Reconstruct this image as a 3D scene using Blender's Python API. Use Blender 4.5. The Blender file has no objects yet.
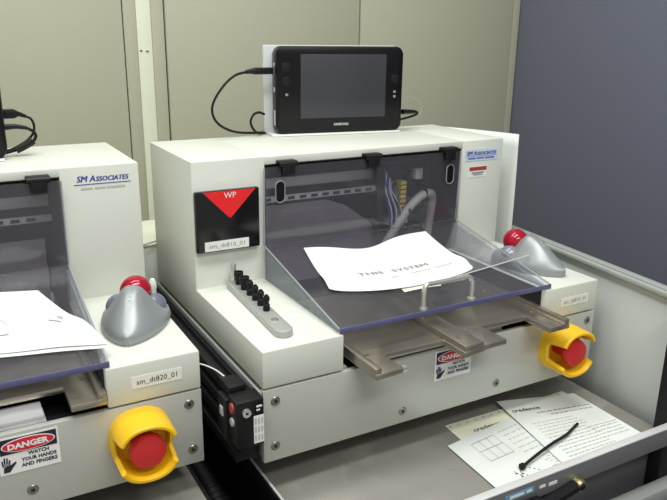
import bpy, bmesh, math, random
from mathutils import Vector, Matrix, Euler
random.seed(7)
PI = math.pi
scene = bpy.context.scene
COL = scene.collection

# ------------------------------------------------------------------ materials
def lin(c):
    return tuple(((v/255)/12.92 if v/255 <= .04045 else ((v/255+.055)/1.055)**2.4) for v in c) + (1.0,)

def mat(name, rgb, rough=.5, metal=0.0, var=.04, scale=30.0, bump=0.0, spec=.5, stretch=None, bscale=None):
    m = bpy.data.materials.new(name); m.use_nodes = True
    nt = m.node_tree; b = nt.nodes['Principled BSDF']
    b.inputs['Roughness'].default_value = rough; b.inputs['Metallic'].default_value = metal
    b.inputs['Specular IOR Level'].default_value = spec
    c = lin(rgb)
    tc = nt.nodes.new('ShaderNodeTexCoord')
    src = tc.outputs['Object']
    if stretch:
        mp = nt.nodes.new('ShaderNodeMapping'); mp.inputs['Scale'].default_value = stretch
        nt.links.new(src, mp.inputs['Vector']); src = mp.outputs['Vector']
    n = nt.nodes.new('ShaderNodeTexNoise'); n.inputs['Scale'].default_value = scale
    n.inputs['Detail'].default_value = 4
    nt.links.new(src, n.inputs['Vector'])
    mix = nt.nodes.new('ShaderNodeMix'); mix.data_type = 'RGBA'
    mix.inputs['A'].default_value = tuple(max(0, v*(1-var)) for v in c[:3])+(1,)
    mix.inputs['B'].default_value = tuple(min(1, v*(1+var)) for v in c[:3])+(1,)
    nt.links.new(n.outputs['Fac'], mix.inputs['Factor'])
    nt.links.new(mix.outputs['Result'], b.inputs['Base Color'])
    if bump:
        bp = nt.nodes.new('ShaderNodeBump'); bp.inputs['Strength'].default_value = bump
        bp.inputs['Distance'].default_value = .002
        n2 = nt.nodes.new('ShaderNodeTexNoise'); n2.inputs['Scale'].default_value = bscale or scale*8
        nt.links.new(src, n2.inputs['Vector'])
        nt.links.new(n2.outputs['Fac'], bp.inputs['Height']); nt.links.new(bp.outputs['Normal'], b.inputs['Normal'])
    return m

def stains(m, rgb, scale, lo, hi, amount):
    nt = m.node_tree; b = nt.nodes['Principled BSDF']
    old = b.inputs['Base Color'].links[0].from_socket
    tc = nt.nodes.new('ShaderNodeTexCoord'); n = nt.nodes.new('ShaderNodeTexNoise'); n.inputs['Scale'].default_value = scale; n.inputs['Detail'].default_value = 7
    n.inputs['Distortion'].default_value = .6
    nt.links.new(tc.outputs['Object'], n.inputs['Vector'])
    mr = nt.nodes.new('ShaderNodeMapRange'); mr.inputs['From Min'].default_value = lo; mr.inputs['From Max'].default_value = hi; mr.inputs['To Max'].default_value = amount
    nt.links.new(n.outputs['Fac'], mr.inputs['Value'])
    mx = nt.nodes.new('ShaderNodeMix'); mx.data_type = 'RGBA'; nt.links.new(mr.outputs['Result'], mx.inputs['Factor'])
    nt.links.new(old, mx.inputs['A']); mx.inputs['B'].default_value = lin(rgb); nt.links.new(mx.outputs['Result'], b.inputs['Base Color'])

def clear_mat(name, tint, haze, haze_rgb, ior=1.45):
    m = bpy.data.materials.new(name); m.use_nodes = True
    nt = m.node_tree; nt.nodes.clear()
    out = nt.nodes.new('ShaderNodeOutputMaterial')
    tr = nt.nodes.new('ShaderNodeBsdfTransparent'); tr.inputs['Color'].default_value = tint+(1,)
    df = nt.nodes.new('ShaderNodeBsdfDiffuse'); df.inputs['Color'].default_value = lin(haze_rgb)
    gl = nt.nodes.new('ShaderNodeBsdfGlossy'); gl.inputs['Roughness'].default_value = .03
    fr = nt.nodes.new('ShaderNodeFresnel'); fr.inputs['IOR'].default_value = ior
    m1 = nt.nodes.new('ShaderNodeMixShader'); m2 = nt.nodes.new('ShaderNodeMixShader')
    ge = nt.nodes.new('ShaderNodeNewGeometry'); ri = nt.nodes.new('ShaderNodeMapRange')   # same reflectance from both sides of the sheet
    ri.inputs['To Min'].default_value = ior; ri.inputs['To Max'].default_value = 1/ior
    nt.links.new(ge.outputs['Backfacing'], ri.inputs['Value']); nt.links.new(ri.outputs['Result'], fr.inputs['IOR'])
    n = nt.nodes.new('ShaderNodeTexNoise'); n.inputs['Scale'].default_value = 12
    tc = nt.nodes.new('ShaderNodeTexCoord'); nt.links.new(tc.outputs['Object'], n.inputs['Vector'])
    mr = nt.nodes.new('ShaderNodeMapRange'); mr.inputs['To Min'].default_value = haze*.8; mr.inputs['To Max'].default_value = haze*1.2
    nt.links.new(n.outputs['Fac'], mr.inputs['Value']); nt.links.new(mr.outputs['Result'], m1.inputs['Fac'])
    nt.links.new(tr.outputs[0], m1.inputs[1]); nt.links.new(df.outputs[0], m1.inputs[2])
    nt.links.new(fr.outputs[0], m2.inputs['Fac'])
    nt.links.new(m1.outputs[0], m2.inputs[1]); nt.links.new(gl.outputs[0], m2.inputs[2])
    nt.links.new(m2.outputs[0], out.inputs['Surface'])
    return m

M = {}
M['cream'] = mat('cream_enamel', (214,216,206), .45, var=.015, scale=60, bump=.03, bscale=900)
M['plate'] = mat('brushed_aluminium_plate', (196,197,190), .42, .35, var=.03, scale=25, stretch=(1,1,12))
M['inner_dark'] = mat('dark_interior', (34,30,36), .6, var=.15)
M['inner_grey'] = mat('grey_interior_panel', (140,134,142), .5, var=.06)
M['inner_bar'] = mat('interior_bar', (216,212,216), .4, .3)
M['base_grey'] = mat('grey_base_paint', (160,160,152), .5)
M['steel'] = mat('stainless_slide', (178,170,156), .3, .85, var=.06, scale=40, stretch=(1,8,1))
M['steel_bright'] = mat('bright_steel', (228,226,220), .25, .8, var=.03)
M['screw'] = mat('screw_steel', (150,148,140), .3, .9)
M['socket'] = mat('screw_socket', (30,29,28), .6)
M['yellow'] = mat('yellow_plastic', (240,190,28), .38, var=.03)
M['red'] = mat('red_button_plastic', (208,42,44), .42, var=.03)
M['black'] = mat('black_plastic', (22,21,24), .42, var=.1, spec=.3)
M['black_gloss'] = mat('gloss_black_plastic', (14,13,16), .3, var=.1, spec=.3)
M['rubber'] = mat('black_rubber', (19,18,21), .6, var=.15, spec=.3)
M['rail_black'] = mat('black_anodised_rail', (34,32,36), .4, .3, var=.1, spec=.3)
M['white'] = mat('white_paper', (224,228,224), .6, var=.01, bump=.02)
M['label'] = mat('label_white', (236,236,230), .5, var=.01)
M['label_blue'] = mat('logo_sticker_pale_blue', (206,218,236), .5, var=.01)
M['yellowed'] = mat('yellowed_paper', (240,237,216), .6, var=.02)
M['ink'] = mat('black_ink', (30,30,34), .6)
M['ink_grey'] = mat('grey_ink', (138,140,138), .6)
M['ink_light'] = mat('pale_grey_ink', (188,191,188), .6)
M['ink_blue'] = mat('blue_ink', (52,66,160), .6)
M['ink_dblue'] = mat('header_blue_black', (30,28,48), .5)
M['ink_red'] = mat('red_ink', (214,34,52), .5)
M['tri_red'] = mat('triangle_red', (236,28,36), .5)
M['sign_white'] = mat('sign_white', (240,238,238), .5)
M['screen'] = mat('grey_glass_screen', (64,64,69), .25, var=.03, spec=.3)
M['screen_black'] = mat('black_glass_screen', (12,11,14), .2, var=.05)
M['silver'] = mat('silver_plastic', (150,154,155), .36, .3, var=.02)
M['button_blue'] = mat('blue_grey_button', (120,126,142), .25, .3)
M['ball'] = mat('glossy_red_ball', (160,16,42), .1, var=.15, scale=300)
M['white_plastic'] = mat('white_plastic', (232,234,228), .4, var=.01)
M['pale_grey'] = mat('pale_grey_plastic', (196,200,200), .4)
M['tray'] = mat('worn_steel_tray', (152,148,141), .42, .35, var=.2, scale=9, bump=.03, bscale=40)
stains(M['tray'], (186,182,172), 9, .56, .64, .55)
stains(M['tray'], (70,66,60), 38, .70, .74, .6)
M['rim'] = mat('steel_rim', (142,140,142), .4, .4, var=.08)
M['undershelf'] = mat('grey_shelf_face', (96,94,98), .5, .2, var=.08)
M['cable_white'] = mat('white_cable', (215,215,205), .5)
M['conduit'] = mat('grey_conduit', (186,186,182), .5)
M['pcb'] = mat('dark_circuit_board', (44,46,42), .5, var=.5, scale=120)
M['pcb_yellow'] = mat('yellow_connector_strip', (232,208,96), .5)
M['pcb_white'] = mat('white_chip', (225,225,220), .5)
M['wire_blue'] = mat('blue_wire', (60,80,170), .5)
M['lip'] = mat('polished_lip', (226,226,226), .3, .3)
M['brass'] = mat('brass', (170,160,120), .35, .8)
M['tape_blue'] = mat('blue_tape', (110,160,190), .5)
M['dark_red'] = mat('dull_red', (170,60,60), .5)
M['edge_blue'] = mat('acrylic_edge_blue', (92,92,132), .15, var=.05)
M['edge_pale'] = mat('acrylic_edge_pale', (150,160,165), .2, var=.05)
M['cabinet'] = mat('olive_cream_cabinet_enamel', (178,176,156), .5, var=.012, scale=4, bump=.03, bscale=700)
M['seam'] = mat('cabinet_seam_gap', (84,82,70), .7)
M['trim'] = mat('cream_post', (226,228,206), .5, var=.01)
M['partition'] = mat('grey_partition_cloth', (108,111,126), .85, var=.06, scale=500, bump=.15, bscale=900)
M['floor'] = mat('grey_floor', (120,118,112), .5, var=.08, scale=3)
M['panel_white'] = mat('pale_screen_panel', (196,200,198), .45, var=.012, scale=5)
M['alu'] = mat('aluminium_profile', (176,180,176), .4, .3, var=.04)
M['acrylic'] = clear_mat('clear_acrylic', (.93,.925,.945), .05, (190,188,200))
M['acrylic_side'] = clear_mat('clear_acrylic_side', (.86,.88,.90), .24, (175,185,192))
M['film'] = clear_mat('clear_film', (.97,.97,.97), .05, (235,238,238), 1.25)

# ------------------------------------------------------------------ mesh builder
class MB:
    def __init__(self): self.bm = bmesh.new(); self.k = 0
    def _new(self, verts): 
        for f in {f for v in verts for f in v.link_faces}: f.material_index = self.k
    def mi(self, k): self.k = k; return self
    def poly(self, pts):
        f = self.bm.faces.new([self.bm.verts.new(p) for p in pts]); f.material_index = self.k; return f
    def box(self, x0, x1, y0, y1, z0, z1, bev=0.0, mtx=None, seg=2):
        r = bmesh.ops.create_cube(self.bm, size=1)
        vs = r['verts']
        T = Matrix.Translation(((x0+x1)/2, (y0+y1)/2, (z0+z1)/2)) @ Matrix.Diagonal((x1-x0, y1-y0, z1-z0, 1))
        bmesh.ops.transform(self.bm, matrix=T, verts=vs)
        if bev:
            es = list({e for v in vs for e in v.link_edges})
            rr = bmesh.ops.bevel(self.bm, geom=es, offset=bev, segments=seg, affect='EDGES', profile=.5)
            vs = list({v for f in rr['faces'] for v in f.verts} | {v for v in vs if v.is_valid})
        if mtx is not None: bmesh.ops.transform(self.bm, matrix=mtx, verts=vs)
        self._new(vs); return vs
    def prism(self, pts, axis, a, b, bev=0.0):
        """extrude a polygon; axis 'x': pts are (y,z); 'y': (x,z); 'z': (x,y)"""
        def P(p, t): return {'x': (t, p[0], p[1]), 'y': (p[0], t, p[1]), 'z': (p[0], p[1], t)}[axis]
        A = [self.bm.verts.new(P(p, a)) for p in pts]; B = [self.bm.verts.new(P(p, b)) for p in pts]
        fs = [self.bm.faces.new(A), self.bm.faces.new(B)]
        n = len(pts)
        for i in range(n): fs.append(self.bm.faces.new((A[i], A[(i+1) % n], B[(i+1) % n], B[i])))
        bmesh.ops.recalc_face_normals(self.bm, faces=fs)
        vs = A+B
        if bev:
            es = list({e for f in fs for e in f.edges})
            rr = bmesh.ops.bevel(self.bm, geom=es, offset=bev, segments=2, affect='EDGES', profile=.5)
            vs = list({v for f in rr['faces'] for v in f.verts} | {v for v in vs if v.is_valid})
        self._new(vs); return vs
    def lathe(self, prof, mtx=None, n=32):
        """prof: list of (r, z) about local z"""
        rings = []; allv = []
        for r, z in prof:
            if r < 1e-6: vs = [self.bm.verts.new((0, 0, z))]
            else: vs = [self.bm.verts.new((r*math.cos(2*PI*i/n), r*math.sin(2*PI*i/n), z)) for i in range(n)]
            rings.append(vs); allv += vs
        for a, b in zip(rings, rings[1:]):
            for i in range(n):
                j = (i+1) % n
                if len(a) == 1 and len(b) == 1: continue
                if len(a) == 1: self.bm.faces.new((a[0], b[i], b[j]))
                elif len(b) == 1: self.bm.faces.new((a[i], a[j], b[0]))
                else: self.bm.faces.new((a[i], a[j], b[j], b[i]))
        if mtx is not None: bmesh.ops.transform(self.bm, matrix=mtx, verts=allv)
        self._new(allv); return allv
    def tube(self, pts, r, n=10, smooth_steps=8, cap=True, closed=False):
        pts = [Vector(p) for p in pts]
        P = []
        if smooth_steps and len(pts) > 2:
            N = len(pts)
            rng = range(N if closed else N-1)
            for i in rng:
                if closed: p0, p1, p2, p3 = (pts[(i+k) % N] for k in (-1, 0, 1, 2))
                else:
                    p1, p2 = pts[i], pts[i+1]; p0 = pts[i-1] if i else 2*p1-p2; p3 = pts[i+2] if i+2 < N else 2*p2-p1
                for s in range(smooth_steps):
                    t = s/smooth_steps
                    P.append(.5*((2*p1)+(p2-p0)*t+(2*p0-5*p1+4*p2-p3)*t*t+(3*p1-p0-3*p2+p3)*t**3))
            if not closed: P.append(pts[-1])
        else: P = pts
        rad = r if callable(r) else (lambda t: r)
        rings = []; up = None; L = len(P)
        for i, p in enumerate(P):
            if closed: d = (P[(i+1) % L]-P[i-1]).normalized()
            else: d = (P[min(i+1, L-1)]-P[max(i-1, 0)]).normalized()
            if up is None:
                up = d.orthogonal().normalized()
            up = (up-d*up.dot(d)).normalized(); sd = d.cross(up); rr = rad(i/(L-1))
            rings.append([self.bm.verts.new(p+rr*(up*math.cos(2*PI*k/n)+sd*math.sin(2*PI*k/n))) for k in range(n)])
        pairs = list(zip(rings, rings[1:])) + ([(rings[-1], rings[0])] if closed else [])
        for a, b in pairs:
            for k in range(n): self.bm.faces.new((a[k], a[(k+1) % n], b[(k+1) % n], b[k]))
        if cap and not closed: self.bm.faces.new(rings[0][::-1]); self.bm.faces.new(rings[-1])
        self._new([v for q in rings for v in q])
    def sphere(self, c, r, scale=(1, 1, 1), rot=None, u=32, v=20):
        q = bmesh.ops.create_uvsphere(self.bm, u_segments=u, v_segments=v, radius=r)
        T = Matrix.Translation(c) @ (rot.to_matrix().to_4x4() if rot else Matrix()) @ Matrix.Diagonal(tuple(scale)+(1,))
        bmesh.ops.transform(self.bm, matrix=T, verts=q['verts']); self._new(q['verts'])
    def grid(self, fn, nu, nv, thick=0.0):
        def sheet(off):
            V = [[None]*(nv+1) for _ in range(nu+1)]
            for i in range(nu+1):
                for j in range(nv+1):
                    p = Vector(fn(i/nu, j/nv)); p.z += off
                    V[i][j] = self.bm.verts.new(p)
            return V
        A = sheet(0)
        def faces(V, flip):
            for i in range(nu):
                for j in range(nv):
                    q = (V[i][j], V[i+1][j], V[i+1][j+1], V[i][j+1])
                    self.bm.faces.new(q[::-1] if flip else q)
        faces(A, False)
        allv = [v for row in A for v in row]
        if thick:
            B = sheet(-thick); faces(B, True); allv += [v for row in B for v in row]
            loopA = [A[i][0] for i in range(nu+1)]+[A[nu][j] for j in range(1, nv+1)]+[A[i][nv] for i in range(nu-1, -1, -1)]+[A[0][j] for j in range(nv-1, 0, -1)]
            loopB = [B[i][0] for i in range(nu+1)]+[B[nu][j] for j in range(1, nv+1)]+[B[i][nv] for i in range(nu-1, -1, -1)]+[B[0][j] for j in range(nv-1, 0, -1)]
            n = len(loopA)
            for k in range(n): self.bm.faces.new((loopA[k], loopB[k], loopB[(k+1) % n], loopA[(k+1) % n]))
        self._new(allv)
    def text(self, s, o, right, up, h, width=None, align='L', bold=0.0, shear=0.0, fn=None):
        """flat lettering: o is the baseline start (or centre); h cap height"""
        cu = bpy.data.curves.new('lettering_source', 'FONT'); cu.body = s; cu.size = 1; cu.offset = bold; cu.shear = shear
        cu.resolution_u = 2
        to = bpy.data.objects.new('lettering_source', cu); COL.objects.link(to)
        dg = bpy.context.evaluated_depsgraph_get(); me = bpy.data.meshes.new_from_object(to.evaluated_get(dg))
        xs = [v.co.x for v in me.vertices]; ys = [v.co.y for v in me.vertices]
        x0, x1 = min(xs), max(xs); k = h/.73
        w = (x1-x0)*k; sx = k*(width/w if width else 1); w = width or w
        dx = {'L': 0, 'C': -w/2, 'R': -w}[align]
        o, right, up = Vector(o), Vector(right), Vector(up); vs = []
        for v in me.vertices:
            a = (v.co.x-x0)*sx+dx; b = v.co.y*k
            p = Vector(fn(a, b)) if fn else o+right*a+up*b
            vs.append(self.bm.verts.new(p))
        for p in me.polygons:
            try: f = self.bm.faces.new([vs[i] for i in p.vertices]); f.material_index = self.k
            except ValueError: pass
        bpy.data.objects.remove(to); bpy.data.curves.remove(cu); bpy.data.meshes.remove(me)
    def build(self, name, mats, parent=None, sharp=32, recalc=True):
        if recalc: bmesh.ops.recalc_face_normals(self.bm, faces=self.bm.faces[:])
        for f in self.bm.faces: f.smooth = True
        for e in self.bm.edges:
            if len(e.link_faces) == 2: e.smooth = e.calc_face_angle(0) < math.radians(sharp)
        me = bpy.data.meshes.new(name); self.bm.to_mesh(me); self.bm.free()
        for m in (mats if isinstance(mats, (list, tuple)) else [mats]): me.materials.append(M[m])
        o = bpy.data.objects.new(name, me); COL.objects.link(o)
        if parent is not None: o.parent = parent
        return o

def thing(name, label, cat, loc=(0, 0, 0), rz=0.0, group=None):
    o = bpy.data.objects.new(name, None); o.empty_display_size = .05; COL.objects.link(o)
    o.location = loc; o.rotation_euler = (0, 0, rz)
    return tag(o, label, cat, group)
def tag(o, label, cat, group=None):
    o['label'] = label; o['category'] = cat
    if group: o['group'] = group
    return o
def struct(o): o['kind'] = 'structure'; return o

def thing_part(name, parent):
    o = bpy.data.objects.new(name, None); o.empty_display_size = .02; COL.objects.link(o); o.parent = parent; return o

RY = Matrix.Rotation(PI/2, 4, 'X')   # local +z -> -y  (towards the viewer)
def face_y(x, y, z): return Matrix.Translation((x, y, z)) @ RY

# ------------------------------------------------------------------ setting
FLOOR = -.95
b = MB(); b.box(-2.2, 2.2, -2.2, 1.9, FLOOR-.05, FLOOR); struct(b.build('floor', 'floor'))
b = MB(); b.box(-2.2, 2.2, 1.32, 1.40, FLOOR, 1.75); struct(b.build('wall_back', 'trim'))
b = MB(); b.box(1.106, 1.17, -2.0, 1.32, FLOOR, 1.75, .004); struct(b.build('wall_right', 'partition'))
b = MB(); b.box(.085, .115, .801, .86, FLOOR, 1.3, .002)
b.mi(1).box(.089, .093, .7995, .803, .462, .4645); b.box(.101, .106, .7995, .803, .461, .4635)
struct(b.build('trim_1', ['trim', 'seam']))

def cabinet(x0, x1, doors, label):
    c = thing('storage_cabinet', label, 'cabinet', (0, .8, FLOOR), 0, 'metal storage cabinets behind the machines')
    b = MB(); H = 2.1
    b.box(x0, x1, .012, .45, 0.04, H, .003)
    b.box(x0+.02, x1-.02, .03, .43, 0, .04)
    b.box(x0, x0+.026, 0, .014, .04, H, .002); b.box(x1-.026, x1, 0, .014, .04, H, .002)
    b.box(x0, x1, 0, .014, H-.04, H, .002); b.box(x0, x1, 0, .014, .04, .09, .002)
    b.mi(1).box(x0+.02, x1-.02, .008, .0125, .05, H-.02)
    b.build('cabinet_body', ['cabinet', 'seam'], c)
    for a, e in doors:
        d = MB(); d.box(a, e, -.004, .0078, .095, H-.045, .003)
        d.build('door', 'cabinet', c)
    return c
cabinet(-.86, .085, [(-.832, -.387), (-.384, .0568)], 'olive cream metal cabinet behind the left machine, left of the pale post')
cabinet(.115, 1.104, [(.1432, .6045), (.6075, 1.0760)], 'wide two door cream metal cabinet behind the tablet computer')

# ------------------------------------------------------------------ carts
TZ = -.045
cart = thing('equipment_cart', 'steel cart under the right machine, with papers on its tray and a pale side screen', 'cart', (0, 0, 0), 0, 'carts under the machines')
b = MB(); b.box(.012, .572, -.150, .66, TZ-.006, TZ, .001); b.build('tray', 'tray', cart)
b = MB()
b.box(.008, .62, -.161, -.151, -.050, -.020, .0015); b.mi(1).box(.008, .62, -.1625, -.151, -.0212, -.0188, .001)
rim = b.build('front_rim', ['rim', 'lip'], cart)
b = MB()
b.box(.245, .292, -.1622, -.1606, -.0365, -.0285); b.mi(1)
b.box(.252, .275, -.1626, -.1618, -.034, -.0305); b.box(.279, .288, -.1626, -.1618, -.034, -.0305)
b.box(.302, .312, -.1618, -.1606, -.036, -.0325); b.box(.318, .332, -.1618, -.1606, -.0375, -.0335)
b.build('tape_label', ['tape_blue', 'label'], rim)
b = MB(); b.box(.0075, .0128, -.152, .66, -.060, -.038, .001); b.mi(1).box(.0095, .0128, -.152, .66, -.0382, -.0365, .0006); b.build('side_rim', ['rail_black', 'lip'], cart)
b = MB(); b.box(.012, .60, -.128, -.118, -.50, TZ-.007, .002); b.build('front_panel', 'undershelf', cart)
b = MB()
b.box(.30, .62, -.172, -.150, -.1385, -.112, .003); b.build('lower_rail', 'alu', cart)
b = MB(); b.lathe([(0, .011), (.007, .011), (.0085, .008), (.0085, .002), (.011, .002), (.011, 0), (0, 0)], face_y(.368, -.1615, -.049) , 20)
b.mi(1).lathe([(0, .0125), (.004, .0125), (.005, .0112)], face_y(.368, -.1615, -.049), 16)
b.build('latch_bolt', ['brass', 'black'], cart)
b = MB(); b.box(.262, .300, -.175, -.1615, -.075, -.043, .003); b.tube([(.30, -.165, -.060), (.335, -.165, -.055), (.362, -.165, -.050)], .009)
b.build('latch', 'black', cart)
for x, y in ((.03, -.135), (.03, .64), (.598, .64)):
    b = MB(); b.box(x-.015, x+.015, y-.012, y+.015, FLOOR, TZ-.007, .003); b.build('leg', 'rail_black', cart)
b = MB(); b.box(.012, .60, -.11, .65, -.62, -.60, .002); b.build('lower_shelf', 'undershelf', cart)

b = MB(); b.box(.0125, .016, -.125, .65, -.60, TZ-.008); b.build('gap_shade_sheet', 'rubber', cart)  # black sheet added so the gap between the carts reads as shade
lcart = thing('equipment_cart', 'steel cart under the left machine, only the front corner of its tray showing', 'cart', (0, 0, 0), 0, 'carts under the machines')
TL_ = TZ
b = MB(); b.box(-.64, -.066, -.12, .70, TZ-.006, TZ, .001); b.build('tray', 'tray', lcart)
b = MB(); b.box(-.0665, -.060, -.12, .70, -.066, -.0465, .001); b.build('side_rim', 'rail_black', lcart)
b = MB(); b.box(-.64, -.066, -.131, -.1205, -.07, -.025, .001); b.build('front_rim', 'rim', lcart)
for x, y in ((-.085, -.10), (-.085, .68), (-.62, .68), (-.62, -.10)):
    b = MB(); b.box(x-.015, x+.015, y-.012, y+.015, FLOOR, TZ-.007, .003); b.build('leg', 'rail_black', lcart)
b = MB(); b.box(-.64, -.07, -.10, .69, -.62, -.60, .002); b.build('lower_shelf', 'undershelf', lcart)

# screen to the right of the machine: pale panel, aluminium rail on top, dark post in front
scr = thing_part('side_screen', cart); scr.location = (.597, 0, 0)
def skew(vs_mb): bmesh.ops.transform(vs_mb.bm, matrix=Matrix.Rotation(math.radians(-5.6), 4, 'Z'), verts=vs_mb.bm.verts)
b = MB(); b.box(-.002, .004, -.165, .66, TZ-.06, .142, .001); skew(b); b.build('panel', 'panel_white', scr)
b = MB()
b.box(-.006, .014, -.32, .66, .1425, .151, .0015); b.box(-.010, .018, -.32, .66, .1505, .158, .002); b.box(-.003, .010, -.32, .66, .158, .1605, .001)
skew(b); b.build('top_rail', 'alu', scr)
b = MB(); b.box(.5585-.597, .582-.597, -.150, -.1285, FLOOR, .1424, .002); b.build('post', 'rail_black', scr)

# ------------------------------------------------------------------ the machines
HP, HA, HC, D1, D2, W = .099, .1484, .3338, .234, .437, .56

def ring_guard(b, cx, cz, y0):
    """yellow shroud: two tall hoods above and below, low gaps at the sides"""
    n = 96; ro, ri = .0355, .0300
    def h(a):
        d = abs(((math.degrees(a)+180) % 360)-180)     # 0 = +x side
        d = min(d, abs(d-180))                         # distance to a horizontal axis
        return .016 if d < 22 else (.046 if d > 30 else .016+.030*(d-22)/8)
    def sq(a):   # slightly squared at the base
        return 1+.05*(abs(math.sin(2*a))**2)
    V = []
    for i in range(n):
        a = 2*PI*i/n; H = h(a); c, s = math.cos(a), math.sin(a)
        q = sq(a)
        row = []
        for r, y in ((ro*q*1.03, 0), (ro*q, -H+.002), (ro*q-.002, -H), (ri*q+.001, -H), (ri*q, -H+.002), (ri*q*.96, -.004)):
            row.append(b.bm.verts.new((cx+r*c, y0+y, cz+r*s)))
        V.append(row)
    for i in range(n):
        A, B = V[i], V[(i+1) % n]
        for k in range(5): b.bm.faces.new((A[k], A[k+1], B[k+1], B[k]))
    b.bm.faces.new([r[5] for r in V]); b.bm.faces.new([r[0] for r in V])

def screw(b, x, z):
    m = face_y(x, 0, z)
    b.mi(0).lathe([(0, .0012), (.0052, .0012), (.0062, .0004), (.0062, -.001)], m, 20)
    b.mi(1).lathe([(0, .0016), (.0024, .0016), (.0024, .0010)], m, 6)

def label_plate(parent, name, x0, x1, z0, z1, y, text, h, mats=('label', 'ink_grey'), bold=.012):
    b = MB(); b.box(x0, x1, y-.0006, y, z0, z1)
    b.mi(1).text(text, ((x0+x1)/2, y-.0009, (z0+z1)/2-h*.42), (1, 0, 0), (0, 0, 1), h, width=(x1-x0)*.80, align='C', bold=bold)
    return b.build(name, list(mats), parent, recalc=False)

def danger(parent, x0, x1, z0, z1):
    s = (x1-x0)/.0625; H = z1-z0
    b = MB(); b.box(x0, x1, -.0006, 0, z0, z1); st = b.build('danger_sticker', 'sign_white', parent)
    b = MB(); b.box(x0+.002*s, x1-.002*s, -.0010, -.0004, z1-.45*H, z1-.04*H, .0002); b.build('header_panel', 'ink_dblue', st)
    b = MB(); cx, cz = (x0+x1)/2, z1-.245*H
    def ell(rx, rz, y): return b.prism([(cx+rx*math.cos(2*PI*i/48), cz+rz*math.sin(2*PI*i/48)) for i in range(48)], 'y', y, y+.0004)
    ell(.0275*s, .185*H, -.0014); b.mi(1); ell(.0262*s, .165*H, -.0017); b.build('red_oval', ['sign_white', 'ink_red'], st)
    b = MB(); b.mi(0).text('DANGER', (cx, -.0020, cz-.075*H), (1, 0, 0), (0, 0, 1), .15*H, width=.042*s, align='C', bold=.045)
    tx = x0+.0405*s
    for k, (t, wd) in enumerate((('WATCH', .0215), ('YOUR HANDS', .0365), ('AND FINGERS', .0375))):
        b.mi(1).text(t, (tx, -.0009, z1-(.575+.145*k)*H), (1, 0, 0), (0, 0, 1), .098*H, width=wd*s, align='C', bold=.04)
    b.build('lettering', ['sign_white', 'ink'], st, recalc=False)
    b = MB(); hx, hz = x0+.0035*s, z0+.07*H; q = .42*H     # two hands
    def pg(pts, y): b.prism([(hx+px*q*.80, hz+pz*q) for px, pz in pts], 'y', y, y+.0004)
    b.mi(0); pg([(.0,.0),(.42,.0),(.62,.22),(.92,.52),(.86,.6),(.5,.44),(.3,.42),(.05,.34)], -.0011)
    for px, L, t in ((.02, .80, -.04), (.15, .98, -.01), (.29, .95, .03), (.42, .78, .06)):
        b.mi(0); pg([(px-.05, .42), (px+.05, .42), (px+.05+t, L), (px-.05+t, L)], -.0012)
    b.mi(1); pg([(.06,.44),(.44,.46),(.4,.62),(.1,.6)], -.0016)
    b.build('hand_symbol', ['ink_dblue', 'ink_grey'], st)

def estop(parent, cx, cz):
    g = thing_part('emergency_stop', parent)
    b = MB(); ring_guard(b, cx, cz, 0); b.build('guard', 'yellow', g)
    b = MB(); b.lathe([(.013, .0), (.013, .022), (.019, .024), (.0205, .028), (.0205, .034), (.019, .037), (.016, .038), (0, .0385)], face_y(cx, -.004, cz), 40)
    b.build('push_button', 'red', g)

SL = -.206  # slope of the cover  dz/dy is .206
def cover_z(y): return .203-.206*(D1-y)

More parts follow.
